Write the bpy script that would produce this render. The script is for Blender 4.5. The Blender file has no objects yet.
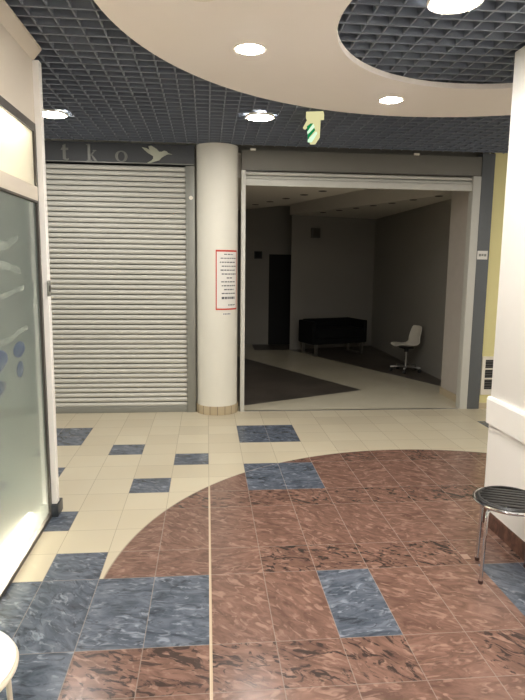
import bpy, bmesh, math, random
from mathutils import Vector, Matrix
random.seed(4)
C = bpy.context.scene.collection
PI = math.pi

# ------------------------------------------------------------ node helpers
class NT:
    def __init__(s, name):
        s.material = bpy.data.materials.new(name); s.material.use_nodes = True
        s.t = s.material.node_tree; s.t.nodes.clear()
        s.out = s.t.nodes.new('ShaderNodeOutputMaterial')
        s.tc = s.t.nodes.new('ShaderNodeTexCoord')
    def link(s, a, b): s.t.links.new(a, b)
    def setin(s, sock, v):
        if isinstance(v, bpy.types.NodeSocket): s.link(v, sock)
        elif isinstance(v, (tuple, list)) and sock.type == 'RGBA': sock.default_value = (v[0], v[1], v[2], 1)
        else: sock.default_value = v
    def m(s, op, a, b=None, c=None):
        n = s.t.nodes.new('ShaderNodeMath'); n.operation = op
        s.setin(n.inputs[0], a)
        if b is not None: s.setin(n.inputs[1], b)
        if c is not None: s.setin(n.inputs[2], c)
        return n.outputs[0]
    def mn(s, *a):
        r = a[0]
        for b in a[1:]: r = s.m('MINIMUM', r, b)
        return r
    def mx(s, *a):
        r = a[0]
        for b in a[1:]: r = s.m('MAXIMUM', r, b)
        return r
    def gt(s, a, b): return s.m('GREATER_THAN', a, b)
    def lt(s, a, b): return s.m('LESS_THAN', a, b)
    def mix(s, f, a, b):
        n = s.t.nodes.new('ShaderNodeMix'); n.data_type = 'RGBA'
        s.setin(n.inputs[0], f); s.setin(n.inputs[6], a); s.setin(n.inputs[7], b)
        return n.outputs[2]
    def ramp(s, f, pts):
        n = s.t.nodes.new('ShaderNodeValToRGB'); s.setin(n.inputs[0], f)
        e = n.color_ramp.elements
        while len(e) < len(pts): e.new(0.5)
        for el, (p, c) in zip(e, pts):
            el.position = p; el.color = (c, c, c, 1) if not isinstance(c, tuple) else (*c, 1)
        return n.outputs[0]
    def noise(s, vec, scale, detail=3, rough=.5, dist=0):
        n = s.t.nodes.new('ShaderNodeTexNoise'); s.link(vec, n.inputs['Vector'])
        n.inputs['Scale'].default_value = scale; n.inputs['Detail'].default_value = detail
        n.inputs['Roughness'].default_value = rough; n.inputs['Distortion'].default_value = dist
        return n.outputs[0]
    def comb(s, x, y, z):
        n = s.t.nodes.new('ShaderNodeCombineXYZ')
        for i, v in enumerate((x, y, z)): s.setin(n.inputs[i], v)
        return n.outputs[0]
    def sep(s, v):
        n = s.t.nodes.new('ShaderNodeSeparateXYZ'); s.link(v, n.inputs[0]); return n.outputs
    def bsdf(s, col, rough=.5, metal=0, spec=.5, bump=None, bs=.1, **kw):
        n = s.t.nodes.new('ShaderNodeBsdfPrincipled')
        s.setin(n.inputs['Base Color'], col); s.setin(n.inputs['Roughness'], rough)
        s.setin(n.inputs['Metallic'], metal); s.setin(n.inputs['Specular IOR Level'], spec)
        for k, v in kw.items(): s.setin(n.inputs[k.replace('_', ' ')], v)
        if bump is not None:
            b = s.t.nodes.new('ShaderNodeBump'); s.setin(b.inputs['Height'], bump)
            b.inputs['Strength'].default_value = bs; b.inputs['Distance'].default_value = .01
            s.link(b.outputs[0], n.inputs['Normal'])
        s.link(n.outputs[0], s.out.inputs[0]); return n

def srgb(r, g, b):
    f = lambda v: ((v/255+.055)/1.055)**2.4 if v > 10 else v/255/12.92
    return (f(r), f(g), f(b))

def plain(name, col, rough=.5, metal=0, spec=.5, var=.06, scale=9, bs=.05):
    n = NT(name)
    v = n.noise(n.tc.outputs['Object'], scale, 4)
    d = tuple(max(0, c*(1-var)) for c in col); l = tuple(min(1, c*(1+var)) for c in col)
    c = n.mix(v, d, l)
    n.bsdf(c, rough, metal, spec, bump=n.noise(n.tc.outputs['Object'], scale*12, 2), bs=bs)
    return n.material

def emit(name, col, strength):
    n = NT(name); e = n.t.nodes.new('ShaderNodeEmission')
    e.inputs[0].default_value = (*col, 1); e.inputs[1].default_value = strength
    n.link(e.outputs[0], n.out.inputs[0]); return n.material

# ------------------------------------------------------------ floor materials
def tile_floor():
    n = NT('hall_floor_tiles')
    x, y, z = n.sep(n.tc.outputs['Object'])
    i = n.m('DIVIDE', x, .3); j = n.m('DIVIDE', y, .3)
    dx = n.m('SUBTRACT', x, 1.764); dy = n.m('SUBTRACT', y, .341)
    dist = n.m('SQRT', n.m('ADD', n.m('MULTIPLY', dx, dx), n.m('MULTIPLY', dy, dy)))
    circ = n.mx(n.lt(dist, 2.356), n.lt(y, .6))
    red = n.m('MULTIPLY', circ, n.gt(x, -.6))
    def rect(x0, x1, y0, y1):
        return n.mn(n.gt(i, x0), n.lt(i, x1), n.gt(j, y0), n.lt(j, y1))
    rects = [(-60, -2, -60, 2), (-3, -2, 2, 3), (-2, 0, 0, 2), (2, 3, 0, 2), (5.17, 7, 0, 2), (1, 3, 6, 8), (1, 3, 10, 12),
             (-2, -1, 6, 7), (-1, 0, 8, 9), (-3, -2, 9, 10), (-6, -4, 10, 12), (-5, -4, 7, 8), (-4, -3, 4, 5),
             (10, 12, 11, 12.1), (6, 8, -5, -3), (3, 5, -7, -5)]
    blue = n.mx(*[rect(*r) for r in rects])
    # joints
    fj = n.m('FLOORED_MODULO', j, 3.0)
    dr = n.mn(fj, n.m('ABSOLUTE', n.m('SUBTRACT', fj, 2.0)), n.m('SUBTRACT', 3.0, fj))
    fr = n.m('FLOORED_MODULO', j, 1.0)
    dc = n.mn(fr, n.m('SUBTRACT', 1.0, fr))
    big = n.mx(red, n.lt(y, .9))
    drow = n.m('ADD', n.m('MULTIPLY', big, dr), n.m('MULTIPLY', n.m('SUBTRACT', 1.0, big), dc))
    fi = n.m('FLOORED_MODULO', i, 1.0)
    dcol = n.mn(fi, n.m('SUBTRACT', 1.0, fi))
    gr = n.lt(n.mn(drow, dcol), .0075)
    arc = n.m('MULTIPLY', n.lt(n.m('ABSOLUTE', n.m('SUBTRACT', dist, 2.356)), .005), n.gt(y, .6))
    grout = n.mx(gr, n.m('MULTIPLY', arc, n.gt(x, -.6)))
    strip = n.m('MULTIPLY', red, n.lt(n.m('ABSOLUTE', n.m('SUBTRACT', x, .003)), .0065))
    # per tile random
    short = n.gt(fj, 2.0)
    row = n.m('ADD', n.m('MULTIPLY', n.m('FLOOR', n.m('DIVIDE', j, 3.0)), 2.0), short)
    wn = n.t.nodes.new('ShaderNodeTexWhiteNoise'); wn.noise_dimensions = '2D'
    n.link(n.comb(n.m('FLOOR', i), n.m('ADD', row, n.m('MULTIPLY', n.m('SUBTRACT', 1.0, big), n.m('FLOOR', j))), 0.0), wn.inputs['Vector'])
    rnd = wn.outputs['Value']
    ang = n.t.nodes.new('ShaderNodeVectorRotate'); ang.rotation_type = 'Z_AXIS'
    n.link(n.tc.outputs['Object'], ang.inputs['Vector'])
    n.setin(ang.inputs['Angle'], n.m('MULTIPLY_ADD', rnd, 1.3, -.35))
    rx, ry, rz = n.sep(ang.outputs[0])
    vec = n.comb(n.m('MULTIPLY', rx, .75), n.m('MULTIPLY', ry, 1.5), n.m('MULTIPLY', rnd, 37.0))
    big_n = n.noise(vec, 9, 5, .55, 1.3)
    fine = n.noise(vec, 16, 4, .5, 1.2)
    veins = n.noise(vec, 11, 5, .6, 1.9)
    # red marble
    rc = n.mix(n.ramp(big_n, [(.34, 0.), (.66, 1.)]), srgb(98, 73, 63), srgb(132, 101, 88))
    rc = n.mix(n.m('MULTIPLY', n.ramp(fine, [(.54, 0.), (.66, 1.)]), .55), rc, srgb(168, 136, 120))
    dark = n.m('MULTIPLY', n.ramp(veins, [(.52, 0.), (.60, 1.)]), n.m('MULTIPLY_ADD', short, n.ramp(rnd, [(.30, .15), (.50, .85)]), .12))
    rc = n.mix(dark, rc, srgb(58, 48, 44))
    # blue marble
    bc = n.mix(n.ramp(big_n, [(.32, 0.), (.68, 1.)]), srgb(60, 67, 77), srgb(106, 113, 125))
    bc = n.mix(n.m('MULTIPLY', n.ramp(fine, [(.56, 0.), (.70, 1.)]), .6), bc, srgb(156, 162, 174))
    bc = n.mix(n.m('MULTIPLY', n.ramp(veins, [(.56, 0.), (.66, 1.)]), .6), bc, srgb(38, 41, 46))
    cc = n.mix(rnd, srgb(190, 179, 155), srgb(202, 192, 168))
    cc = n.mix(n.m('MULTIPLY', n.ramp(n.noise(n.tc.outputs['Object'], 5, 4), [(.4, 0.), (.7, 1.)]), .25), cc, srgb(196, 180, 150))
    col = n.mix(red, cc, rc)
    col = n.mix(blue, col, bc)
    gcol = n.mix(n.mx(red, blue), srgb(150, 138, 114), srgb(128, 112, 98))
    col = n.mix(n.m('MULTIPLY', grout, n.m('MULTIPLY_ADD', n.mx(red, blue), -.2, .7)), col, gcol)
    col = n.mix(strip, col, srgb(190, 170, 144))
    rough = n.m('MULTIPLY_ADD', grout, .3, n.m('MULTIPLY_ADD', n.mx(red, blue), -.10, .34))
    n.bsdf(col, rough, spec=.45, bump=n.m('SUBTRACT', 1.0, grout), bs=.12)
    return n.material

def shop_floor_mat():
    n = NT('shop_floor_stone')
    x, y, z = n.sep(n.tc.outputs['Object'])
    def side(p, q):   # >0 left of p->q
        return n.gt(n.m('SUBTRACT', n.m('MULTIPLY', n.m('SUBTRACT', y, p[1]), q[0]-p[0]),
                        n.m('MULTIPLY', n.m('SUBTRACT', x, p[0]), q[1]-p[1])), 0.)
    A = (.45, 4.50); B = (2.138, 5.311); D = (.669, 8.152)
    z1 = n.mn(side(A, B), side(B, D))
    z2 = side((3.354, 5.531), (1.673, 9.155)); z2 = n.m('SUBTRACT', 1.0, z2)
    z3 = n.mn(n.gt(x, .95), n.lt(x, 1.62), n.gt(y, 9.15))
    dark = n.mx(z1, z2, z3)
    a = n.noise(n.tc.outputs['Object'], 1.6, 5, .6, .6)
    bcol = n.mix(a, srgb(200, 192, 168), srgb(218, 210, 188))
    dcol = n.mix(n.ramp(a, [(.35, 0.), (.65, 1.)]), srgb(74, 68, 62), srgb(98, 90, 82))
    n.bsdf(n.mix(dark, bcol, dcol), n.m('MULTIPLY_ADD', dark, .15, .22), spec=.45)
    return n.material

def plinth_marble():
    n = NT('plinth_marble')
    v = n.noise(n.tc.outputs['Object'], 9, 5, .6, 1.6)
    n.bsdf(n.mix(n.ramp(v, [(.35, 0.), (.7, 1.)]), srgb(70, 48, 42), srgb(120, 86, 72)), .25)
    return n.material

M = dict(
    floor=tile_floor(), shopfloor=shop_floor_mat(), marble=plinth_marble(),
    white=plain('painted_white', srgb(232, 224, 208), .55, var=.02),
    kiosk=plain('kiosk_white', srgb(244, 240, 234), .4, var=.015),
    ring=plain('plasterboard_soffit', srgb(244, 236, 228), .8, var=.01),
    column=plain('column_paint', srgb(222, 218, 204), .6, var=.02, scale=3),
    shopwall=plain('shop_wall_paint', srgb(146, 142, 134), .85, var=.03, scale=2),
    shopceil=plain('shop_ceiling_paint', srgb(216, 210, 198), .85, var=.02),
    grid=plain('ceiling_grid_grey', srgb(116, 123, 134), .5, .1, var=.08, scale=4),
    plenum=plain('plenum_dark', srgb(36, 41, 52), .9, var=.25, scale=2),
    slat=plain('shutter_aluminium', srgb(196, 194, 184), .6, .0, var=.0, bs=0),
    rail=plain('shutter_rail_grey', srgb(138, 138, 130), .45, .35, var=.04),
    darkgrey=plain('sign_band_grey', srgb(70, 72, 74), .6, var=.05),
    header=plain('header_panel', srgb(110, 107, 97), .55, .1, var=.04),
    letter=plain('letter_metal', srgb(122, 122, 116), .45, .2, var=.04),
    bird=plain('bird_metal', srgb(186, 188, 168), .45, .1, var=.04),
    bluegrey=plain('blue_grey_panel', srgb(94, 97, 98), .5, var=.04, scale=3),
    yellow=plain('yellow_wall_paint', srgb(226, 216, 156), .8, var=.03, scale=3),
    frame=plain('dark_aluminium', srgb(84, 80, 74), .45, .4, var=.05),
    fascia=plain('fascia_white', srgb(214, 204, 188), .6, var=.02),
    blackbase=plain('dark_baseboard', srgb(38, 42, 48), .35, var=.2),
    beigebase=plain('beige_skirting', srgb(192, 176, 146), .4, var=.08),
    chrome=plain('chrome', (.72, .72, .72), .12, 1, var=.05, bs=0),
    satin=plain('satin_steel', (.55, .54, .52), .3, 1, var=.05, bs=0),
    black=plain('black_plastic', (.012, .012, .012), .35, var=.2),
    rubber=plain('brown_rubber', srgb(70, 44, 38), .6),
    leather=plain('black_leather', (.006, .0065, .007), .75, spec=.2, var=.3),
    shell=plain('white_shell', srgb(232, 226, 212), .4, var=.02),
    seatwhite=plain('white_seat', srgb(240, 238, 232), .4, var=.01),
    metalpaint=plain('white_tube', srgb(206, 196, 176), .4, var=.02),
    grey=plain('grey_plastic', srgb(92, 88, 84), .6, var=.06),
    paper=plain('paper', srgb(226, 222, 214), .8, var=.01, bs=0),
    redink=plain('red_ink', srgb(196, 66, 48), .7, bs=0),
    ink=plain('grey_ink', srgb(92, 92, 96), .8, bs=0),
    covermetal=plain('cover_plate_tan', srgb(160, 132, 116), .4),
    casegrey=plain('case_back_grey', srgb(92, 102, 100), .8),
    jamb=plain('jamb_paint', srgb(190, 182, 172), .8),
    void=plain('dark_doorway', (.006, .006, .006), .8),
    blueitem=plain('blue_patch', srgb(40, 74, 160), .5),
    green=None,
)
def strip_mat():
    n = NT('skirting_tiles'); x, y, z = n.sep(n.tc.outputs['Object'])
    a = n.m('MULTIPLY', n.m('ARCTAN2', x, y), 18/(2*PI))
    f = n.m('FLOORED_MODULO', a, 1.0); g = n.lt(n.mn(f, n.m('SUBTRACT', 1.0, f)), .05)
    wn = n.t.nodes.new('ShaderNodeTexWhiteNoise'); wn.noise_dimensions = '1D'; n.link(n.m('FLOOR', a), wn.inputs['W'])
    n.bsdf(n.mix(g, n.mix(wn.outputs['Value'], srgb(164, 148, 118), srgb(184, 168, 138)), srgb(128, 112, 90)), .35)
    return n.material
M['skirt'] = strip_mat()
def frosted():
    n = NT('frosted_glass')
    p = n.t.nodes.new('ShaderNodeBsdfPrincipled')
    p.inputs['Base Color'].default_value = (*srgb(222, 226, 220), 1); p.inputs['Roughness'].default_value = .09
    p.inputs['Transmission Weight'].default_value = 1; p.inputs['IOR'].default_value = 1.3
    tr = n.t.nodes.new('ShaderNodeBsdfTranslucent'); tr.inputs[0].default_value = (*srgb(226, 228, 220), 1)
    df = n.t.nodes.new('ShaderNodeBsdfPrincipled'); df.inputs['Base Color'].default_value = (*srgb(122, 136, 134), 1)
    df.inputs['Roughness'].default_value = .2
    m1 = n.t.nodes.new('ShaderNodeMixShader'); m1.inputs[0].default_value = .18
    n.link(p.outputs[0], m1.inputs[1]); n.link(tr.outputs[0], m1.inputs[2])
    m2 = n.t.nodes.new('ShaderNodeMixShader')
    n.setin(m2.inputs[0], n.m('MULTIPLY_ADD', n.noise(n.tc.outputs['Object'], 3, 2), .06, .25))
    n.link(m1.outputs[0], m2.inputs[1]); n.link(df.outputs[0], m2.inputs[2])
    n.link(m2.outputs[0], n.out.inputs[0]); return n.material
M['frost'] = frosted()
def opal():
    n = NT('opal_panel')
    tr = n.t.nodes.new('ShaderNodeBsdfTranslucent'); tr.inputs[0].default_value = (*srgb(250, 246, 236), 1)
    df = n.t.nodes.new('ShaderNodeBsdfPrincipled'); df.inputs['Base Color'].default_value = (*srgb(226, 220, 206), 1)
    df.inputs['Roughness'].default_value = .3
    m2 = n.t.nodes.new('ShaderNodeMixShader')
    n.setin(m2.inputs[0], n.m('MULTIPLY_ADD', n.noise(n.tc.outputs['Object'], 3, 2), .04, .38))
    n.link(tr.outputs[0], m2.inputs[1]); n.link(df.outputs[0], m2.inputs[2])
    n.link(m2.outputs[0], n.out.inputs[0]); return n.material
M['opal'] = opal()
LAMP = 110.
M['lamp'] = emit('downlight_glow', (1, .965, .915), LAMP)
M['tube'] = emit('tube_glow', (1, .92, .78), 130.)
M['tube2'] = emit('transom_tube_glow', (1, .94, .84), 90.)
M['exitglow'] = emit('exit_cream', srgb(206, 200, 150), .75)
M['green'] = emit('exit_green', srgb(30, 150, 90), .5)
M['exitwhite'] = emit('exit_white', srgb(190, 230, 190), .9)

# ------------------------------------------------------------ mesh helpers
def bx(bm, x0, x1, y0, y1, z0, z1, bev=0, seg=2, mat=None):
    r = bmesh.ops.create_cube(bm, size=1)
    vs = r['verts']
    bmesh.ops.scale(bm, vec=(abs(x1-x0), abs(y1-y0), abs(z1-z0)), verts=vs)
    bmesh.ops.translate(bm, vec=((x0+x1)/2, (y0+y1)/2, (z0+z1)/2), verts=vs)
    if bev:
        es = list({e for v in vs for e in v.link_edges})
        rr = bmesh.ops.bevel(bm, geom=es, offset=bev, segments=seg, profile=.6, affect='EDGES')
        vs = list({v for f in rr['faces'] for v in f.verts} | {v for v in vs if v.is_valid})
    if mat is not None: bmesh.ops.transform(bm, matrix=mat, verts=vs)
    return vs
def lathe(bm, prof, n=48, c=(0, 0), cap=True):
    rings = []
    for r, z in prof:
        rings.append([bm.verts.new((c[0]+r*math.cos(2*PI*k/n), c[1]+r*math.sin(2*PI*k/n), z)) for k in range(n)])
    for a, b in zip(rings, rings[1:]):
        for k in range(n): bm.faces.new((a[k], a[(k+1) % n], b[(k+1) % n], b[k]))
    if cap:
        bm.faces.new(rings[0][::-1]); bm.faces.new(rings[-1])
def tube(bm, pts, r, n=12, closed=False):
    pts = [Vector(p) for p in pts]; N = len(pts); rings = []
    up = None
    for k, p in enumerate(pts):
        if closed: t = (pts[(k+1) % N]-pts[k-1]).normalized()
        else: t = (pts[min(k+1, N-1)]-pts[max(k-1, 0)]).normalized()
        if up is None: up = t.orthogonal().normalized()
        up = (up - t*up.dot(t)).normalized(); s = t.cross(up)
        rings.append([bm.verts.new(p+r*(math.cos(2*PI*q/n)*up+math.sin(2*PI*q/n)*s)) for q in range(n)])
    for k in range(N if closed else N-1):
        a, b = rings[k], rings[(k+1) % N]
        for q in range(n): bm.faces.new((a[q], a[(q+1) % n], b[(q+1) % n], b[q]))
    if not closed: bm.faces.new(rings[0][::-1]); bm.faces.new(rings[-1])
def prism(bm, poly, z0, z1, f=lambda x, y, z: (x, y, z)):
    a = [bm.verts.new(f(x, y, z0)) for x, y in poly]; b = [bm.verts.new(f(x, y, z1)) for x, y in poly]
    n = len(poly)
    bm.faces.new(a[::-1]); bm.faces.new(b)
    for k in range(n): bm.faces.new((a[k], a[(k+1) % n], b[(k+1) % n], b[k]))
def arcpts(cx, cy, r, a0, a1, n): return [(cx+r*math.cos(a0+(a1-a0)*k/n), cy+r*math.sin(a0+(a1-a0)*k/n)) for k in range(n+1)]
def obj(name, bm, m, parent=None, smooth=False):
    bmesh.ops.recalc_face_normals(bm, faces=bm.faces[:])
    me = bpy.data.meshes.new(name); bm.to_mesh(me); bm.free()
    o = bpy.data.objects.new(name, me); C.objects.link(o); me.materials.append(m)
    if smooth:
        for p in me.polygons: p.use_smooth = True
        try: me.set_sharp_from_angle(angle=math.radians(35))
        except Exception: pass
    if parent: o.parent = parent
    return o
def box(name, m, parent, *a, bev=0, seg=2, mat=None):
    bm = bmesh.new(); bx(bm, *a, bev=bev, seg=seg, mat=mat); return obj(name, bm, m, parent, smooth=bool(bev))
def empty(name, loc=(0, 0, 0), rz=0):
    o = bpy.data.objects.new(name, None); C.objects.link(o); o.location = loc; o.rotation_euler = (0, 0, rz); o.empty_display_size = .1
    return o
def tag(o, label, cat, group=None):
    o['label'] = label; o['category'] = cat
    if group: o['group'] = group
    return o
def thing(name, label, cat, loc=(0, 0, 0), rz=0, group=None): return tag(empty(name, loc, rz), label, cat, group)
def struct(o): o['kind'] = 'structure'; return o
def copy_tree(o, parent=None):
    c = o.copy(); C.objects.link(c)
    if parent: c.parent = parent
    for ch in list(o.children): copy_tree(ch, c)
    return c

# ------------------------------------------------------------ setting: floors, ceiling
FY = 4.20
struct(box('floor', M['floor'], None, -4.5, 5.5, -3.6, FY, -.1, 0))
struct(box('floor', M['shopfloor'], None, -.2, 3.9, FY, 11.2, -.1, 0))
struct(box('floor', M['floor'], None, -4.5, -.2, FY, 4.5, -.1, 0))

ceil = struct(box('ceiling', M['plenum'], None, -4.5, 5.5, -3.6, 4.6, 3.45, 3.55))
bm = bmesh.new()
P = .12; X0, X1, Y0, Y1 = -3.9, 4.9, -3.4, 4.185; H0, H1 = 3.0, 3.05
k = 0; x = -.944-.12*24
while x < X1:
    bx(bm, x-.0045, x+.0045, Y0, Y1, H0+.004, H1); x += P
y = .875-.12*35
while y < Y1:
    bx(bm, X0, X1, y-.0075, y+.0075, H0, H1-.001); y += P
struct(obj('ceiling_grid', bm, M['grid'], ceil))
# plasterboard ring (outer and inner circles are not concentric)
bm = bmesh.new(); N = 160
oc, orr = (1.648, .364), 2.23; ic, ir = (1.777, .669), 1.104
def rg(c, r, z): return [bm.verts.new((c[0]+r*math.cos(2*PI*k/N), c[1]+r*math.sin(2*PI*k/N), z)) for k in range(N)]
A1 = rg(oc, orr-.02, 2.962); A2 = rg(oc, orr-.02, 2.972); A3 = rg(oc, orr, 2.972); A4 = rg(oc, orr, 2.998)
B1 = rg(ic, ir, 2.962); B4 = rg(ic, ir, 2.998)
for a, b in ((B1, A1), (A1, A2), (A2, A3), (A3, A4), (A4, B4), (B4, B1)):
    for k in range(N): bm.faces.new((a[k], a[(k+1) % N], b[(k+1) % N], b[k]))
struct(obj('ceiling_ring', bm, M['ring'], ceil))

# ------------------------------------------------------------ far walls of the hall
wn = struct(box('wall_back', M['column'], None, -4.5, -.02, 4.36, 4.5, 0, 3.45))
struct(box('wall_right', M['yellow'], None, 3.29, 5.5, 4.21, 4.33, .0, 3.45))
struct(box('baseboard_right', M['beigebase'], None, 3.29, 5.5, 4.195, 4.21, 0, .07))
struct(box('wall_above_shop', M['header'], None, -.02, 3.29, 4.335, 4.42, 2.97, 3.45))

# blue-grey post right of the opening
struct(box('trim_1', M['bluegrey'], None, 3.14, 3.29, 4.185, 4.33, 0, 3.0, bev=.004))

# ------------------------------------------------------------ shop interior behind the opening
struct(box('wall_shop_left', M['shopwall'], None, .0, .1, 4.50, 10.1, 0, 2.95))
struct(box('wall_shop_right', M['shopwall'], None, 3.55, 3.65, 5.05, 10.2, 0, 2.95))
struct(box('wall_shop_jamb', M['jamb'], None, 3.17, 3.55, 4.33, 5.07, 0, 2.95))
struct(box('baseboard_jamb', M['beigebase'], None, 3.155, 3.17, 4.33, 5.07, 0, .09))
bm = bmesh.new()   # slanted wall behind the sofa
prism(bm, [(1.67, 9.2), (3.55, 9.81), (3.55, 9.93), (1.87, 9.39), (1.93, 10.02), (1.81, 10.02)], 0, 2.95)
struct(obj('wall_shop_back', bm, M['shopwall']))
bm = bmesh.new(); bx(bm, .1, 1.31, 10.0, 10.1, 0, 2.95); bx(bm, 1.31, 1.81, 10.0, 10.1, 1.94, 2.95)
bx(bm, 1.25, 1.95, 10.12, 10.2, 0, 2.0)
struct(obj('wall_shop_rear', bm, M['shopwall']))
dr = struct(box('door_1', M['void'], None, 1.31, 1.80, 10.02, 10.06, 0, 1.94))
# shop ceiling: raised slab plus two dropped soffits
struct(box('ceiling_shop', M['shopceil'], None, .0, 3.65, 4.42, 10.2, 2.95, 3.0))
bm = bmesh.new(); prism(bm, [(.1, 4.45), (2.38, 4.45), (2.0, 5.26), (1.33, 7.33), (.68, 8.27), (.1, 9.0)], 2.70, 2.95)
struct(obj('ceiling_soffit', bm, M['shopceil']))
bm = bmesh.new(); prism(bm, [(3.17, 5.07), (3.55, 5.07), (3.55, 9.80), (1.67, 9.19), (1.62, 9.17), (2.674, 6.9), (3.17, 5.75)], 2.70, 2.95)
struct(obj('ceiling_soffit', bm, M['shopceil']))
struct(box('ceiling_soffit', M['shopceil'], None, 2.38, 3.16, 4.45, 4.75, 2.70, 2.95))

# ------------------------------------------------------------ round column with notice
col = struct(empty('column', (.105, 4.28, 0)))
bm = bmesh.new(); lathe(bm, [(.235, 0), (.235, 2.999)], 72); c_ = struct(obj('column_shaft', bm, M['column'], col, True))
bm = bmesh.new(); lathe(bm, [(.248, 0), (.25, .09), (.247, .10), (.236, .10)], 72); struct(obj('column_skirting', bm, M['skirt'], col, True))

def on_col(a, z, r):  # angle from facing -y towards +x
    return (r*math.sin(a), -r*math.cos(a), z)
def curved(name, m, parent, a0, a1, z0, z1, r, th=.0012, n=16):
    bm = bmesh.new()
    for k in range(n):
        aa, ab = a0+(a1-a0)*k/n, a0+(a1-a0)*(k+1)/n
        vs = [bm.verts.new(on_col(a, z, rr)) for rr in (r, r+th) for a, z in ((aa, z0), (ab, z0), (ab, z1), (aa, z1))]
        for f in ((0, 1, 2, 3), (4, 5, 6, 7), (0, 1, 5, 4), (2, 3, 7, 6), (0, 3, 7, 4), (1, 2, 6, 5)): bm.faces.new([vs[q] for q in f])
    bmesh.ops.remove_doubles(bm, verts=bm.verts[:], dist=1e-5)
    return obj(name, bm, m, parent)
nt = thing('paper_notice', 'white paper notice with red border taped to the round column', 'notice', (.105, 4.28, 0))
A0, A1_ = math.radians(-5), math.radians(66)
curved('sheet', M['paper'], nt, A0, A1_, 1.205, 1.868, .2352)
bd = bmesh.new()
for (a0, a1, z0, z1) in ((A0, A1_, 1.848, 1.868), (A0, A1_, 1.205, 1.222), (A0, A0+.05, 1.205, 1.868), (A1_-.05, A1_, 1.205, 1.868)):
    n = 14 if a1-a0 > .5 else 1
    for k in range(n):
        aa, ab = a0+(a1-a0)*k/n, a0+(a1-a0)*(k+1)/n
        bd.faces.new([bd.verts.new(on_col(a, z, .2374)) for a, z in ((aa, z0), (ab, z0), (ab, z1), (aa, z1))])
obj('red_border', bd, M['redink'], nt)
# lines of small print, word by word
rr = random.Random(2)
lines = [(.5, .010, .30, .75), (.72, .010, .15, .98), (.9, .012, .12, .9), (.9, .012, .2, .95), (.9, .012, .15, .9), (.9, .012, .2, .95), (.4, .012, .42, .72),
         (.8, .012, .18, .88), (.8, .012, .2, .92), (.6, .012, .3, .8), (.9, .012, .2, .9), (.9, .026, .2, .9), None, (.5, .012, .5, .9)]
z = 1.825
for L in lines:
    if L:
        bd = bmesh.new()
        s = A0+.06+(A1_-A0-.12)*L[2]; e = A0+.06+(A1_-A0-.12)*L[3]; h = L[1]
        while s < e:
            w = rr.uniform(.05, .16); t = min(s+w, e)
            m_ = (s+t)/2
            for p, q in ((s, m_), (m_, t)):
                bd.faces.new([bd.verts.new(on_col(a, zz, .2376)) for a, zz in ((p, z-h), (q, z-h), (q, z), (p, z))])
            s = t+.03
        obj('text_line', bd, M['ink'], nt)
    z -= .043
nt2 = thing('small_sticker', 'tiny printed strip stuck on the round column just below the notice', 'sticker', (.105, 4.28, 0))
curved('sheet', M['paper'], nt2, math.radians(14), math.radians(40), 1.145, 1.175, .2352, n=5)
bd = bmesh.new()
for k in range(5):
    a = math.radians(16+k*4.6); bd.faces.new([bd.verts.new(on_col(q, zz, .2372)) for q, zz in ((a, 1.153), (a+.05, 1.153), (a+.05, 1.167), (a, 1.167))])
obj('printed_text', bd, M['ink'], nt2)

# ------------------------------------------------------------ roller shutters
def slats(bm, x0, x1, z0, z1, pitch, y):
    z = z0; prof = []
    n = 6
    while z < z1-.01:
        for k in range(n):
            t = k/(n-1); prof.append((y-.004-.016*math.sin(PI*(.10+.80*t)), z+pitch*(.02+.78*t)))
        prof.append((y+.012, z+pitch*.82)); prof.append((y+.012, z+pitch*.99))
        z += pitch
    a = [bm.verts.new((x0, p, q)) for p, q in prof]; b = [bm.verts.new((x1, p, q)) for p, q in prof]
    for k in range(len(prof)-1): bm.faces.new((a[k], b[k], b[k+1], a[k+1]))
    a2 = [bm.verts.new((x0, y+.012, q)) for p, q in (prof[0], prof[-1])]; b2 = [bm.verts.new((x1, y+.012, q)) for p, q in (prof[0], prof[-1])]
    bm.faces.new((a2[0], a2[1], b2[1], b2[0])); bm.faces.new((a[0], a2[0], b2[0], b[0])); bm.faces.new((a[-1], b[-1], b2[1], a2[1]))
sh = thing('roller_shutter', 'closed light grey slatted roller shutter left of the round column', 'shutter', (-1.4, FY, 0))
def loc(o, par): o.location = (-par.location[0], -par.location[1], -par.location[2]); return o
bm = bmesh.new(); slats(bm, -2.75, -.235, .07, 2.765, .0563, 4.238); loc(obj('slat_curtain', bm, M['slat'], sh), sh)
loc(box('bottom_bar', M['rail'], sh, -2.75, -.235, 4.212, 4.245, .0, .072, bev=.004), sh)
for a, b in ((-2.85, -2.75), (-.245, -.145)):
    g = loc(box('guide_rail', M['rail'], sh, a, b, 4.195, 4.27, 0, 2.774, bev=.004), sh)
bm = bmesh.new(); lathe(bm, [(.018, 0), (.022, .004), (.022, .012), (.01, .014)], 20)
bmesh.ops.rotate(bm, matrix=Matrix.Rotation(PI/2, 3, 'X'), verts=bm.verts[:]); bmesh.ops.translate(bm, vec=(-.185, 4.196, 2.432), verts=bm.verts[:])
loc(obj('lock_cap', bm, M['white'], sh, True), sh)['label'] = 'small round white cap'

band = thing('shop_sign', 'dark grey sign band reading t k o with a pale hummingbird, above the closed shutter', 'sign', (-1.4, 4.2, 2.775))
L = lambda o: loc(o, band)
L(box('sign_panel', M['darkgrey'], band, -2.85, -.145, 4.20, 4.34, 2.782, 2.995, bev=.003))
L(box('lower_trim', M['rail'], band, -2.85, -.145, 4.19, 4.20, 2.784, 2.792))
def vert_prism(bm, polys, y0, y1):
    for p in polys: prism(bm, p, y0, y1, lambda x, z, y: (x, y, z))
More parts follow.
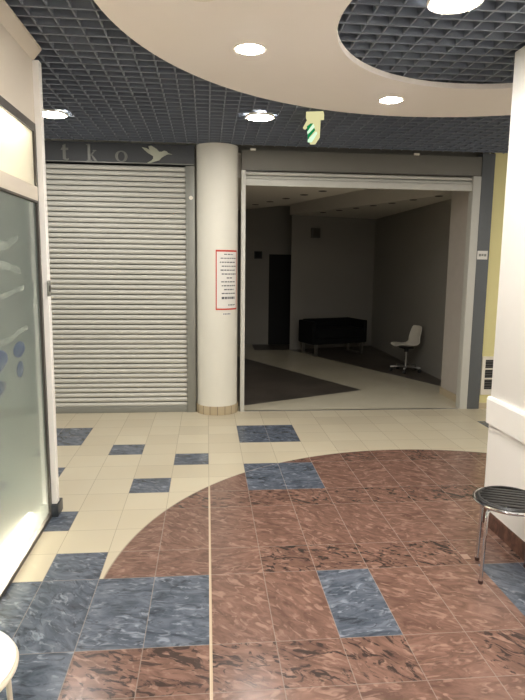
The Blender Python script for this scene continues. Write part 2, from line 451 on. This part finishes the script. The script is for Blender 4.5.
# letter t
bm = bmesh.new()
tx = -1.545
vert_prism(bm, [[(tx, 2.81), (tx+.03, 2.795), (tx+.03, 2.965), (tx, 2.95)], [(tx-.02, 2.905), (tx, 2.905), (tx, 2.925), (tx-.01, 2.925)],
                [(tx+.03, 2.905), (tx+.055, 2.905), (tx+.055, 2.925), (tx+.03, 2.925)], [(tx+.03, 2.795), (tx+.05, 2.797), (tx+.062, 2.812), (tx+.056, 2.818), (tx+.045, 2.81), (tx+.03, 2.815)]], 4.186, 4.2)
L(obj('letter', bm, M['letter'], band))
bm = bmesh.new(); kx = -1.285
vert_prism(bm, [[(kx, 2.797), (kx+.03, 2.797), (kx+.03, 2.97), (kx, 2.97)], [(kx-.014, 2.962), (kx, 2.962), (kx, 2.97), (kx-.014, 2.97)],
                [(kx-.012, 2.797), (kx, 2.797), (kx, 2.805), (kx-.012, 2.805)], [(kx+.03, 2.797), (kx+.042, 2.797), (kx+.042, 2.805), (kx+.03, 2.805)],
                [(kx+.03, 2.845), (kx+.038, 2.85), (kx+.078, 2.9), (kx+.066, 2.905), (kx+.03, 2.86)], [(kx+.035, 2.858), (kx+.046, 2.864), (kx+.1, 2.797), (kx+.07, 2.797)],
                [(kx+.055, 2.903), (kx+.09, 2.903), (kx+.09, 2.911), (kx+.055, 2.911)]], 4.186, 4.2)
L(obj('letter', bm, M['letter'], band))
bm = bmesh.new(); n = 40
r_ = []
for rx, rz_, yy in ((.066, .059, 4.2), (.066, .059, 4.186), (.036, .049, 4.186), (.036, .049, 4.2)):
    r_.append([bm.verts.new((-.93+rx*math.cos(2*PI*k/n), yy, 2.853+rz_*math.sin(2*PI*k/n))) for k in range(n)])
for q in range(4):
    a, b = r_[q], r_[(q+1) % 4]
    for k in range(n): bm.faces.new((a[k], a[(k+1) % n], b[(k+1) % n], b[k]))
L(obj('letter', bm, M['letter'], band))
bm = bmesh.new()
for k, p in enumerate(([(-.71, 2.954), (-.658, 2.946), (-.634, 2.931), (-.56, 2.89), (-.578, 2.858), (-.596, 2.869), (-.644, 2.896), (-.683, 2.927)],
          [(-.64, 2.966), (-.607, 2.973), (-.552, 2.94), (-.523, 2.912), (-.545, 2.87), (-.60, 2.90), (-.628, 2.93)],
          [(-.523, 2.912), (-.494, 2.913), (-.461, 2.876), (-.501, 2.849), (-.524, 2.823), (-.574, 2.809), (-.59, 2.84), (-.590, 2.869), (-.57, 2.892)],
          [(-.50, 2.912), (-.47, 2.925), (-.444, 2.918), (-.431, 2.904), (-.386, 2.887), (-.435, 2.886), (-.461, 2.874), (-.50, 2.87)],
          [(-.574, 2.809), (-.639, 2.788), (-.652, 2.795), (-.611, 2.816), (-.583, 2.845), (-.54, 2.83)])):
    vert_prism(bm, [p], 4.186-k*.0004, 4.2)
L(obj('hummingbird_emblem', bm, M['bird'], band))

s2 = thing('roller_shutter', 'raised roller shutter with header box over the dark shop opening', 'shutter', (1.8, 4.2, 0))
L2 = lambda o: loc(o, s2)
L2(box('header_box', M['header'], s2, .375, 3.138, 4.195, 4.30, 2.752, 2.962, bev=.004))
L2(box('header_trim', M['frame'], s2, .375, 3.138, 4.19, 4.21, 2.744, 2.752))
bm = bmesh.new(); slats(bm, .42, 3.045, 2.655, 2.745, .045, 4.235); L2(obj('slat_curtain', bm, M['slat'], s2))
L2(box('bottom_bar', M['slat'], s2, .42, 3.045, 4.20, 4.25, 2.582, 2.655, bev=.008))
L2(box('guide_rail', M['slat'], s2, .372, .42, 4.185, 4.30, 0, 2.745, bev=.004))
L2(box('guide_rail', M['slat'], s2, 3.045, 3.138, 4.185, 4.30, 0, 2.745, bev=.004))
struct(box('trim_2', M['satin'], None, .42, 3.045, 4.196, 4.235, 0, .004))
for xx, zz, lab in ((2.354, 2.968, 'tiny bright bracket above the header box, towards its right end'), (.498, 2.968, 'tiny bright bracket above the header box, beside the round column')):  # plain little white blocks along the top of the header
    t = tag(box('block', M['white'], None, xx-.03, xx+.03, 4.17, 4.194, zz-.012, zz+.010, bev=.004), lab, 'block', 'blocks on the header')
# little label plate on the blue-grey post
pl = thing('sign_plate', 'small white label plate on the blue-grey post by the yellow wall', 'label plate', (3.205, 4.18, 1.85))
box('plate', M['paper'], pl, -.062, .062, -.004, .004, -.048, .052, bev=.002)
bm = bmesh.new()
for k, (a, b) in enumerate(((-.045, -.02), (-.013, .012), (.019, .045))): bx(bm, a, b, -.006, -.004, -.012+.004*(k % 2), .016)
o = obj('printed_marks', bm, M['rail'], pl)
# vent grille low on the yellow wall
vg = thing('vent_grille', 'white framed dark vent grille low on the yellow wall', 'vent', (3.385, 4.205, .41))
bm = bmesh.new()
for a in ((-.085, -.045, -.235, .235), (.085, .125, -.235, .235), (-.045, .085, .195, .235), (-.045, .085, -.235, -.17), (-.045, .085, .075, .09), (-.045, .085, -.045, -.03)):
    bx(bm, a[0], a[1], -.016, .005, a[2], a[3])
obj('frame', bm, M['white'], vg)
box('backing', M['black'], vg, -.045, .085, 0, .004, -.17, .195)
bm = bmesh.new()
for k in range(11): bx(bm, -.045, .085, -.010, -.001, -.155+k*.032, -.145+k*.032)
obj('louvres', bm, M['grey'], vg)

# ------------------------------------------------------------ left display unit (lit showcase built into the wall)
WX = -1.065
wl = struct(empty('wall_left', (0, 0, 0)))
S = lambda o: struct(o)
S(box('fascia', M['fascia'], wl, -1.13, WX, -3.4, 1.437, 2.55, 2.925))
bm = bmesh.new()
prism(bm, [(-1.13, 2.998), (-1.012, 2.998), (-1.012, 2.985), (-1.063, 2.925), (-1.13, 2.915)], -3.4, 1.455, lambda x, z, y: (x, y, z))
S(obj('cornice', bm, M['fascia'], wl))
S(box('mid_rail', M['fascia'], wl, -1.13, WX+.004, -3.4, 1.425, 2.085, 2.172, bev=.003))
S(box('corner_post', M['kiosk'], wl, -1.13, -1.027, 1.437, 1.50, .085, 2.924, bev=.004))
S(box('side_panel', M['casegrey'], wl, -2.1, -1.075, 1.50, 1.53, .085, 2.998))
S(box('back_panel', M['casegrey'], wl, -1.75, -1.70, -3.4, 1.50, 0, 2.998))
S(box('top_panel', M['white'], wl, -1.70, -1.13, -3.4, 1.50, 2.56, 2.60))
S(box('shelf_panel', M['casegrey'], wl, -1.70, -1.13, -3.4, 1.437, 2.10, 2.14))
S(box('base_panel', M['white'], wl, -1.70, -1.13, -3.4, 1.437, .0, .03))
S(box('baseboard', M['blackbase'], wl, -1.10, -1.018, 1.415, 1.55, 0, .083, bev=.003))
wi = struct(empty('window_1', (0, 0, 0)))
S(box('window_frame', M['frame'], wi, -1.095, WX+.003, -3.4, 1.437, 2.50, 2.55))
S(box('window_frame', M['frame'], wi, -1.095, WX+.003, 1.405, 1.437, .03, 2.50))
S(box('window_frame', M['frame'], wi, -1.095, WX+.004, -3.4, 1.405, 2.073, 2.085))
S(box('window_frame', M['frame'], wi, -1.095, WX+.006, -3.4, 1.437, 0, .026))
S(box('window_frame', M['fascia'], wi, -1.095, WX+.004, .02, .05, .035, 2.073))
S(box('glass_pane', M['frost'], wi, -1.083, -1.075, .05, 1.405, .035, 2.075))
S(box('glass_pane', M['frost'], wi, -1.083, -1.075, -3.3, .02, .035, 2.075))
S(box('transom_pane', M['opal'], wi, -1.083, -1.075, -3.3, 1.405, 2.172, 2.50))
# lamps inside the unit
def ctube(name, label, m, x, z, y0, y1):
    bm = bmesh.new(); tube(bm, [(x, y0, z), (x, y1, z)], .013, 12)
    o = tag(obj(name, bm, m, None, True), label, 'tube light'); return o
ctube('tube_light', 'glowing tube lamp behind the foot of the frosted glass of the left showcase', M['tube'], -1.17, .075, -2.6, 1.30)
ctube('tube_light', 'glowing tube lamp behind the lit transom above the frosted glass', M['tube2'], -1.17, 2.47, -2.6, 1.22)
# faint pale bands and blue patches laid on the outer face of the glass
def glass_mark_mat(name, col, amount):
    n = NT(name); p = n.t.nodes.new('ShaderNodeBsdfPrincipled'); p.inputs['Base Color'].default_value = (*col, 1); p.inputs['Roughness'].default_value = .6
    t = n.t.nodes.new('ShaderNodeBsdfTransparent'); mx = n.t.nodes.new('ShaderNodeMixShader')
    n.setin(mx.inputs[0], n.m('MULTIPLY', n.ramp(n.noise(n.tc.outputs['Object'], 9, 3), [(.30, .25), (.65, 1.)]), amount))
    n.link(t.outputs[0], mx.inputs[1]); n.link(p.outputs[0], mx.inputs[2]); n.link(mx.outputs[0], n.out.inputs[0]); return n.material
MP, MB_ = glass_mark_mat('pale_glass_band', srgb(172, 182, 170), .36), glass_mark_mat('blue_glass_patch', srgb(88, 106, 140), .42)
def wavy(name, m, y0, y1, zf, hf, x=-1.0735):
    bm = bmesh.new(); n = 16; top = []; bot = []
    for k in range(n+1):
        t = k/n; y = y0+(y1-y0)*t
        top.append((y, zf(t)+hf(t)/2)); bot.append((y, zf(t)-hf(t)/2))
    prism(bm, bot+top[::-1], x, x-.0008, lambda y, z, xx: (xx, y, z))
    bmesh.ops.triangulate(bm, faces=[f for f in bm.faces if len(f.verts) > 4], ngon_method='EAR_CLIP')
    S(obj(name, bm, m, wi))
rd = lambda t: max(.05, math.sin(PI*min(1, max(0, t))))**.5
wavy('pale_band', MP, .50, 1.03, lambda t: 1.79+.06*max(0, t-.6)**1*2.2, lambda t: .055*(1-t*.5)+.004)
wavy('pale_band', MP, .50, 1.05, lambda t: 1.67+.02*math.sin(4*t), lambda t: .05*(1-t*.4)+.004)
wavy('pale_band', MP, .40, 1.10, lambda t: 1.50+.06*t, lambda t: .028)
wavy('pale_band', MP, .40, 1.14, lambda t: 1.285+.03*t+.012*math.sin(9*t), lambda t: .045*(1-.4*t))
wavy('blue_patch', MB_, .48, .76, lambda t: 1.20, lambda t: .11*rd(t)+.004)
wavy('blue_patch', MB_, .86, 1.06, lambda t: 1.215, lambda t: .085*rd(t)+.004)
wavy('blue_patch', MB_, .90, 1.02, lambda t: 1.10, lambda t: .09*rd(t)+.004)
wavy('blue_patch', MB_, .52, .72, lambda t: 1.06, lambda t: .07*rd(t)+.004)
hp = thing('lock_plate', 'small grey metal lock plate on the white post of the left showcase', 'lock plate', (-1.03, 1.46, 1.54))
box('plate', M['rail'], hp, -.002, .006, -.03, .034, -.05, .05, bev=.002)
bm = bmesh.new(); bx(bm, .006, .011, -.01, .012, -.02, .02, bev=.002); obj('keyhole_cover', bm, M['frame'], hp)

# ------------------------------------------------------------ right kiosk wall
kw = struct(empty('wall_right', (0, 0, 0)))
RX = 1.838
KY0, KY1 = -3.3, 1.165
S(box('upper_panel', M['kiosk'], kw, RX+.012, 2.9, KY0, KY1-.008, .80, 2.999, bev=.004))
bm = bmesh.new()
prof = [(RX+.03, .67), (RX-.006, .69), (RX-.010, .85), (RX-.002, .868), (RX+.03, .868)]
a = [bm.verts.new((x, KY0, z)) for x, z in prof]; b = [bm.verts.new((x, KY1, z)) for x, z in prof]
c2 = [bm.verts.new((2.9, KY0, .868)), bm.verts.new((2.9, KY1, .868)), bm.verts.new((2.9, KY0, .67)), bm.verts.new((2.9, KY1, .67))]
for k in range(4): bm.faces.new((a[k], a[k+1], b[k+1], b[k]))
bm.faces.new((a[4], c2[0], c2[1], b[4])); bm.faces.new((a[0], b[0], c2[3], c2[2])); bm.faces.new((c2[0], c2[2], c2[3], c2[1]))
bm.faces.new([*b, c2[1], c2[3]]); bm.faces.new([*a, c2[0], c2[2]])
S(obj('ledge_band', bm, M['kiosk'], kw))
S(box('lower_panel', M['kiosk'], kw, RX+.012, 2.9, KY0, KY1-.008, .105, .68))
S(box('baseboard', M['marble'], kw, RX+.006, 2.9, KY0, KY1, 0, .108))

# ------------------------------------------------------------ downlights
def downlight(x, y, z, r, label, lit=True, group='round ceiling downlights'):
    t = thing('downlight', label, 'ceiling light', (x, y, z), group=group)
    bm = bmesh.new(); lathe(bm, [(r, .004), (r+.004, -.004), (r+.016, -.006), (r+.020, 0), (r+.018, .012), (r, .012)], 40, cap=False)
    n_ = len(bm.verts)
    obj('trim_ring', bm, M['white'], t, True)
    bm = bmesh.new(); lathe(bm, [(r*.3, -.013), (r*.6, -.012), (r*.85, -.009), (r, -.003), (r, .008)], 40)
    obj('lens', bm, M['lamp'] if lit else M['ring'], t)
    bm = bmesh.new(); lathe(bm, [(r*.8, .008), (r*.7, .10)], 24); obj('lamp_housing', bm, M['rail'], t)
    return t
RZ = 2.962; GZ = 2.988
downlight(.244, 1.201, RZ, .078, 'lit round downlight in the white ceiling ring, the one nearer the camera')
downlight(1.388, 2.108, RZ, .078, 'lit round downlight in the white ceiling ring, the far right one')
downlight(-.035, .52, RZ, .07, 'unlit round fitting in the white ceiling ring, at the top edge', False)
downlight(-1.355, 3.04, GZ, .112, 'lit downlight in the grey grid ceiling beside the left white post')
downlight(.456, 2.883, GZ, .110, 'lit downlight in the grey grid ceiling, just left of the exit sign')
downlight(1.20, .53, GZ, .115, 'large lit downlight in the grid opening inside the white ceiling ring')
for (x, y) in ((.35, -1.2), (2.4, -1.2) , (-.4, -2.4), (1.2, -2.6), (-2.9, 1.0), (3.6, 2.0), (.02, -.42), (1.15, -.32), (1.2, -1.38)):  # added unseen lamps; the last few are there to brighten the kiosk wall
    downlight(x, y, GZ if (x-1.648)**2+(y-.364)**2 > 5.1 else RZ, .10, 'lit downlight added to the ceiling out of view', group='added downlights out of view')

# unlit spots in the shop soffits
def spot(x, y, lab):
    t = thing('recessed_spot', lab, 'ceiling light', (x, y, 2.70), group='unlit spots in the dark shop ceiling')
    bm = bmesh.new(); lathe(bm, [(.03, -.001), (.055, -.006), (.06, 0)], 24, cap=False); obj('trim_ring', bm, M['grey'], t, True)
    bm = bmesh.new(); lathe(bm, [(.045, -.0035), (.045, -.0005)], 24); obj('lens', bm, M['void'], t)
ordn = ['nearest the opening', 'second from the opening', 'third from the opening', 'fourth from the opening', 'fifth from the opening', 'sixth from the opening', 'farthest from the opening']
pts = [(1.536, 5.45), (1.36, 5.90), (1.17, 6.40), (.98, 6.88), (.79, 7.37)]
for k, p in enumerate(pts): spot(*p, 'unlit recessed spot in the left shop soffit, '+(ordn[k] if k < 4 else ordn[6]))
pts = [(3.247, 5.69), (3.06, 6.2), (2.894, 6.7), (2.72, 7.14), (2.546, 7.58), (2.36, 8.05), (2.16, 8.52)]
for k, p in enumerate(pts): spot(*p, 'unlit spot in the right shop soffit above the chair, '+ordn[k])

# ------------------------------------------------------------ exit sign hanging from the grid
ex = thing('exit_sign', 'small hanging lit exit sign with green and white face below the grid ceiling', 'exit sign', (.91, 2.69, 2.998), math.radians(-16)); ex.scale = (.70, .70, .74)
box('mounting_bar', M['exitglow'], ex, -.105, .105, -.06, .06, -.075, -.002, bev=.006)
bm = bmesh.new()
prism(bm, [(-.07, -.06), (.06, -.06), (.055, -.26), (.0, -.335), (-.06, -.335), (-.07, -.22)], -.02, .10, lambda x, z, y: (x, y, z))
obj('lit_body', bm, M['exitglow'], ex)
bm = bmesh.new()
prism(bm, [(-.145, -.17), (-.08, -.06), (-.07, -.06), (-.07, -.14), (-.12, -.185)], -.02, .02, lambda x, z, y: (x, y, z))
obj('side_wing', bm, M['exitglow'], ex)
bm = bmesh.new()
def face(poly): prism(bm, poly, -.026, -.021, lambda x, z, y: (x, y, z))
face([(-.095, -.155), (-.05, -.125), (-.02, -.125), (-.085, -.21)]); face([(-.083, -.25), (-.005, -.175), (.01, -.20), (-.083, -.30)])
obj('green_pictogram', bm, M['green'], ex)
bm = bmesh.new(); face([(-.088, -.215), (-.015, -.13), (.0, -.165), (-.085, -.245)]); face([(-.08, -.305), (.02, -.215), (.035, -.235), (-.03, -.333), (-.08, -.333)])
obj('white_arrow', bm, M['exitwhite'], ex)

# ------------------------------------------------------------ stools
def stool(name, label, cx, cy, R, h, rot, seatm, legm, slat=True):
    t = thing(name, label, 'stool', (cx, cy, 0), rot, 'round metal stools')
    st = None
    if slat:
        bm = bmesh.new()
        lathe(bm, [(R-.018, h-.020), (R-.012, h-.006), (R-.022, h+.004), (R-.034, h+.002), (R-.034, h-.012)], 48, cap=False)
        for k in range(7):
            yy = -.114+k*.038; hw = math.sqrt((R-.03)**2-yy*yy)
            bx(bm, -hw, hw, yy-.0145, yy+.0145, h-.014, h+.001, bev=.004)
        bx(bm, -.02, .02, -R+.04, R-.04, h-.022, h-.012)
        obj('seat', bm, seatm, t, True)
    else:
        bm = bmesh.new(); lathe(bm, [(R-.03, h-.022), (R-.008, h-.014), (R-.002, h), (R-.012, h+.012), (R-.05, h+.016), (.001, h+.017)], 56); obj('seat', bm, seatm, t, True)
    bm = bmesh.new(); tube(bm, [(R*.985*math.cos(2*PI*k/48), R*.985*math.sin(2*PI*k/48), h-.016) for k in range(48)], .0095, 10, True)
    obj('seat_ring', bm, legm, t, True)
    for k in range(4):
        a = PI/4+k*PI/2
        d = Vector((math.cos(a), math.sin(a), 0)); s = Vector((-math.sin(a), math.cos(a), 0))
        r0 = R*.93
        ps = [d*(r0-.10)+Vector((0, 0, h-.034)), d*(r0-.045)+Vector((0, 0, h-.034)), d*(r0-.015)+Vector((0, 0, h-.038)), d*(r0-.002)+Vector((0, 0, h-.052)), d*(r0+.002)+Vector((0, 0, h-.08)), d*(r0+.014)+Vector((0, 0, .012))]
        bm = bmesh.new(); tube(bm, ps, .0095, 12); lg = obj('leg', bm, legm, t, True)
        bm = bmesh.new(); lathe(bm, [(.012, 0), (.013, .018), (.011, .02)], 14, (d.x*(r0+.014), d.y*(r0+.014))); obj('foot_cap', bm, M['rubber'], lg, True)
    return t
stool('round_stool', 'black slatted round stool on chrome legs beside the white kiosk wall', 1.643, .475, .187, .455, math.radians(-21.5), M['black'], M['chrome'])
stool('round_stool', 'bright white round stool seat cut off at the lower left corner', -.84, -.69, .222, .45, math.radians(0), M['seatwhite'], M['metalpaint'], slat=False)
t = tag(box('floor_cover', M['covermetal'], None, 1.495, 1.54, .655, .715, .0, .003, bev=.001), 'small pale square cover plate set in the red floor beside the black stool', 'cover plate')

# ------------------------------------------------------------ shop furniture
sf = thing('sofa', 'black leather sofa on silver sled legs in the dark shop', 'sofa', (2.45, 8.70, 0), math.radians(20))
W, D = 1.24, .56
box('seat_base', M['leather'], sf, -W/2+.012, W/2-.012, -D/2+.01, D/2-.02, .225, .335, bev=.02, seg=3)
box('seat_cushion', M['leather'], sf, -W/2+.09, W/2-.09, -D/2, D/2-.10, .337, .52, bev=.035, seg=3)
box('backrest', M['leather'], sf, -W/2+.082, W/2-.082, D/2-.12, D/2, .30, .68, bev=.03, seg=3)
for s in (-1, 1): box('armrest', M['leather'], sf, s*(W/2)-(.08 if s > 0 else 0), s*(W/2)+(.08 if s < 0 else 0), -D/2, D/2, .23, .665, bev=.025, seg=3)
for s in (-1, 1):
    bm = bmesh.new(); xx = s*(W/2-.10)
    for q in ((-.26, -.225, 0, .225), (.225, .26, 0, .225), (-.26, .26, 0, .03)): bx(bm, xx-.03, xx+.03, q[0], q[1], q[2], q[3])
    obj('leg', bm, M['satin'], sf)

ch = thing('swivel_chair', 'white shell swivel chair on a star base by the right shop wall', 'chair', (3.25, 6.72, 0), math.radians(10)); ch.scale = (.92, .92, .96)
bm = bmesh.new()   # shell, seat opens to -x
pr = [(-.235, .435), (-.215, .452), (-.16, .458), (-.08, .448), (0, .437), (.07, .435), (.13, .450), (.165, .490), (.180, .55), (.190, .60), (.205, .66), (.222, .72), (.235, .765), (.238, .785)]
wd = [.15, .18, .20, .21, .215, .215, .21, .205, .20, .195, .19, .18, .165, .14]
rows = []
for (s, z), w in zip(pr, wd):
    row = []
    for k in range(9):
        u = -1+2*k/8
        lift = .03*u*u*(1 if z < .5 else 0); fwd = -.035*u*u*(1 if z >= .5 else .2)
        row.append(bm.verts.new((s+fwd, u*w, z+lift)))
    rows.append(row)
for a, b in zip(rows, rows[1:]):
    for k in range(8): bm.faces.new((a[k], a[k+1], b[k+1], b[k]))
o = obj('seat_shell', bm, M['shell'], ch, True)
md = o.modifiers.new('s', 'SOLIDIFY'); md.thickness = .014; md = o.modifiers.new('b', 'SUBSURF'); md.levels = 1; md.render_levels = 1
bm = bmesh.new(); bx(bm, -.10, .10, -.09, .09, .40, .425, bev=.006); lathe(bm, [(.035, .34), (.04, .40)], 20); obj('tilt_mechanism', bm, M['black'], ch, True)
bm = bmesh.new(); lathe(bm, [(.014, .10), (.014, .34)], 16); lathe(bm, [(.026, .06), (.026, .2)], 16); obj('gas_column', bm, M['satin'], ch, True)
for k in range(5):
    a = 2*PI*k/5+.35
    bm = bmesh.new(); mt = Matrix.Rotation(a, 4, 'Z')
    vs = bx(bm, .0, .28, -.018, .018, .072, .098, bev=.005)
    bmesh.ops.transform(bm, matrix=mt, verts=bm.verts[:]); lg = obj('base_arm', bm, M['satin'], ch, True)
    bm = bmesh.new(); vs0 = set()
    for s in (-.014, .014):
        b2 = bmesh.new(); lathe(b2, [(.018, -.009), (.03, -.007), (.03, .007), (.018, .009)], 20)
        bmesh.ops.rotate(b2, matrix=Matrix.Rotation(PI/2, 3, 'X'), verts=b2.verts[:]); bmesh.ops.translate(b2, vec=(.262, s, .030), verts=b2.verts[:])
        me = bpy.data.meshes.new('t'); b2.to_mesh(me); b2.free(); bm.from_mesh(me); bpy.data.meshes.remove(me)
    bx(bm, .250, .275, -.006, .006, .03, .075)
    bmesh.ops.transform(bm, matrix=mt, verts=bm.verts[:]); obj('caster', bm, M['black'], lg, True)

sp = thing('wall_speaker', 'square grey wall box high on the wall above the sofa', 'wall box', (2.165, 9.355, 2.365), math.radians(18))
box('housing', M['grey'], sp, -.095, .095, -.07, .0, -.10, .10, bev=.008)
box('front_grille', M['frame'], sp, -.07, .07, -.076, -.07, -.075, .075, bev=.002)
sp = thing('wall_speaker', 'small black wall box on the rear shop wall left of the dark doorway', 'wall box', (1.07, 9.999, 1.92))
box('housing', M['black'], sp, -.085, .085, -.07, 0, -.08, .08, bev=.008)
box('front_grille', M['void'], sp, -.065, .065, -.075, -.07, -.06, .06, bev=.002)
# ------------------------------------------------------------ world, camera
w = bpy.data.worlds.new('world'); bpy.context.scene.world = w; w.use_nodes = True
w.node_tree.nodes['Background'].inputs[0].default_value = (1, .95, .88, 1); w.node_tree.nodes['Background'].inputs[1].default_value = .55
F, yaw, pitch, roll = 577.017, .0965156715, -.145523839, .0115870507
f = Vector((math.sin(yaw)*math.cos(pitch), math.cos(yaw)*math.cos(pitch), math.sin(pitch)))
r = Vector((math.cos(yaw), -math.sin(yaw), 0)); u = r.cross(f)
r2 = r*math.cos(roll)+u*math.sin(roll); u2 = -r*math.sin(roll)+u*math.cos(roll)
cam = bpy.data.cameras.new('camera'); co = bpy.data.objects.new('camera', cam); C.objects.link(co)
m4 = Matrix((r2, u2, -f)).transposed().to_4x4(); m4.translation = Vector((-.010196, -2.403127, 1.703306)); co.matrix_world = m4
cam.sensor_fit = 'VERTICAL'; cam.sensor_height = 24; cam.sensor_width = 18; cam.lens = F/700*24; cam.clip_start = .05
bpy.context.scene.camera = co
vs = bpy.context.scene.view_settings
vs.view_transform = 'Standard'; vs.look = 'None'; vs.gamma = 1; vs.use_curve_mapping = False; vs.exposure = 0.7
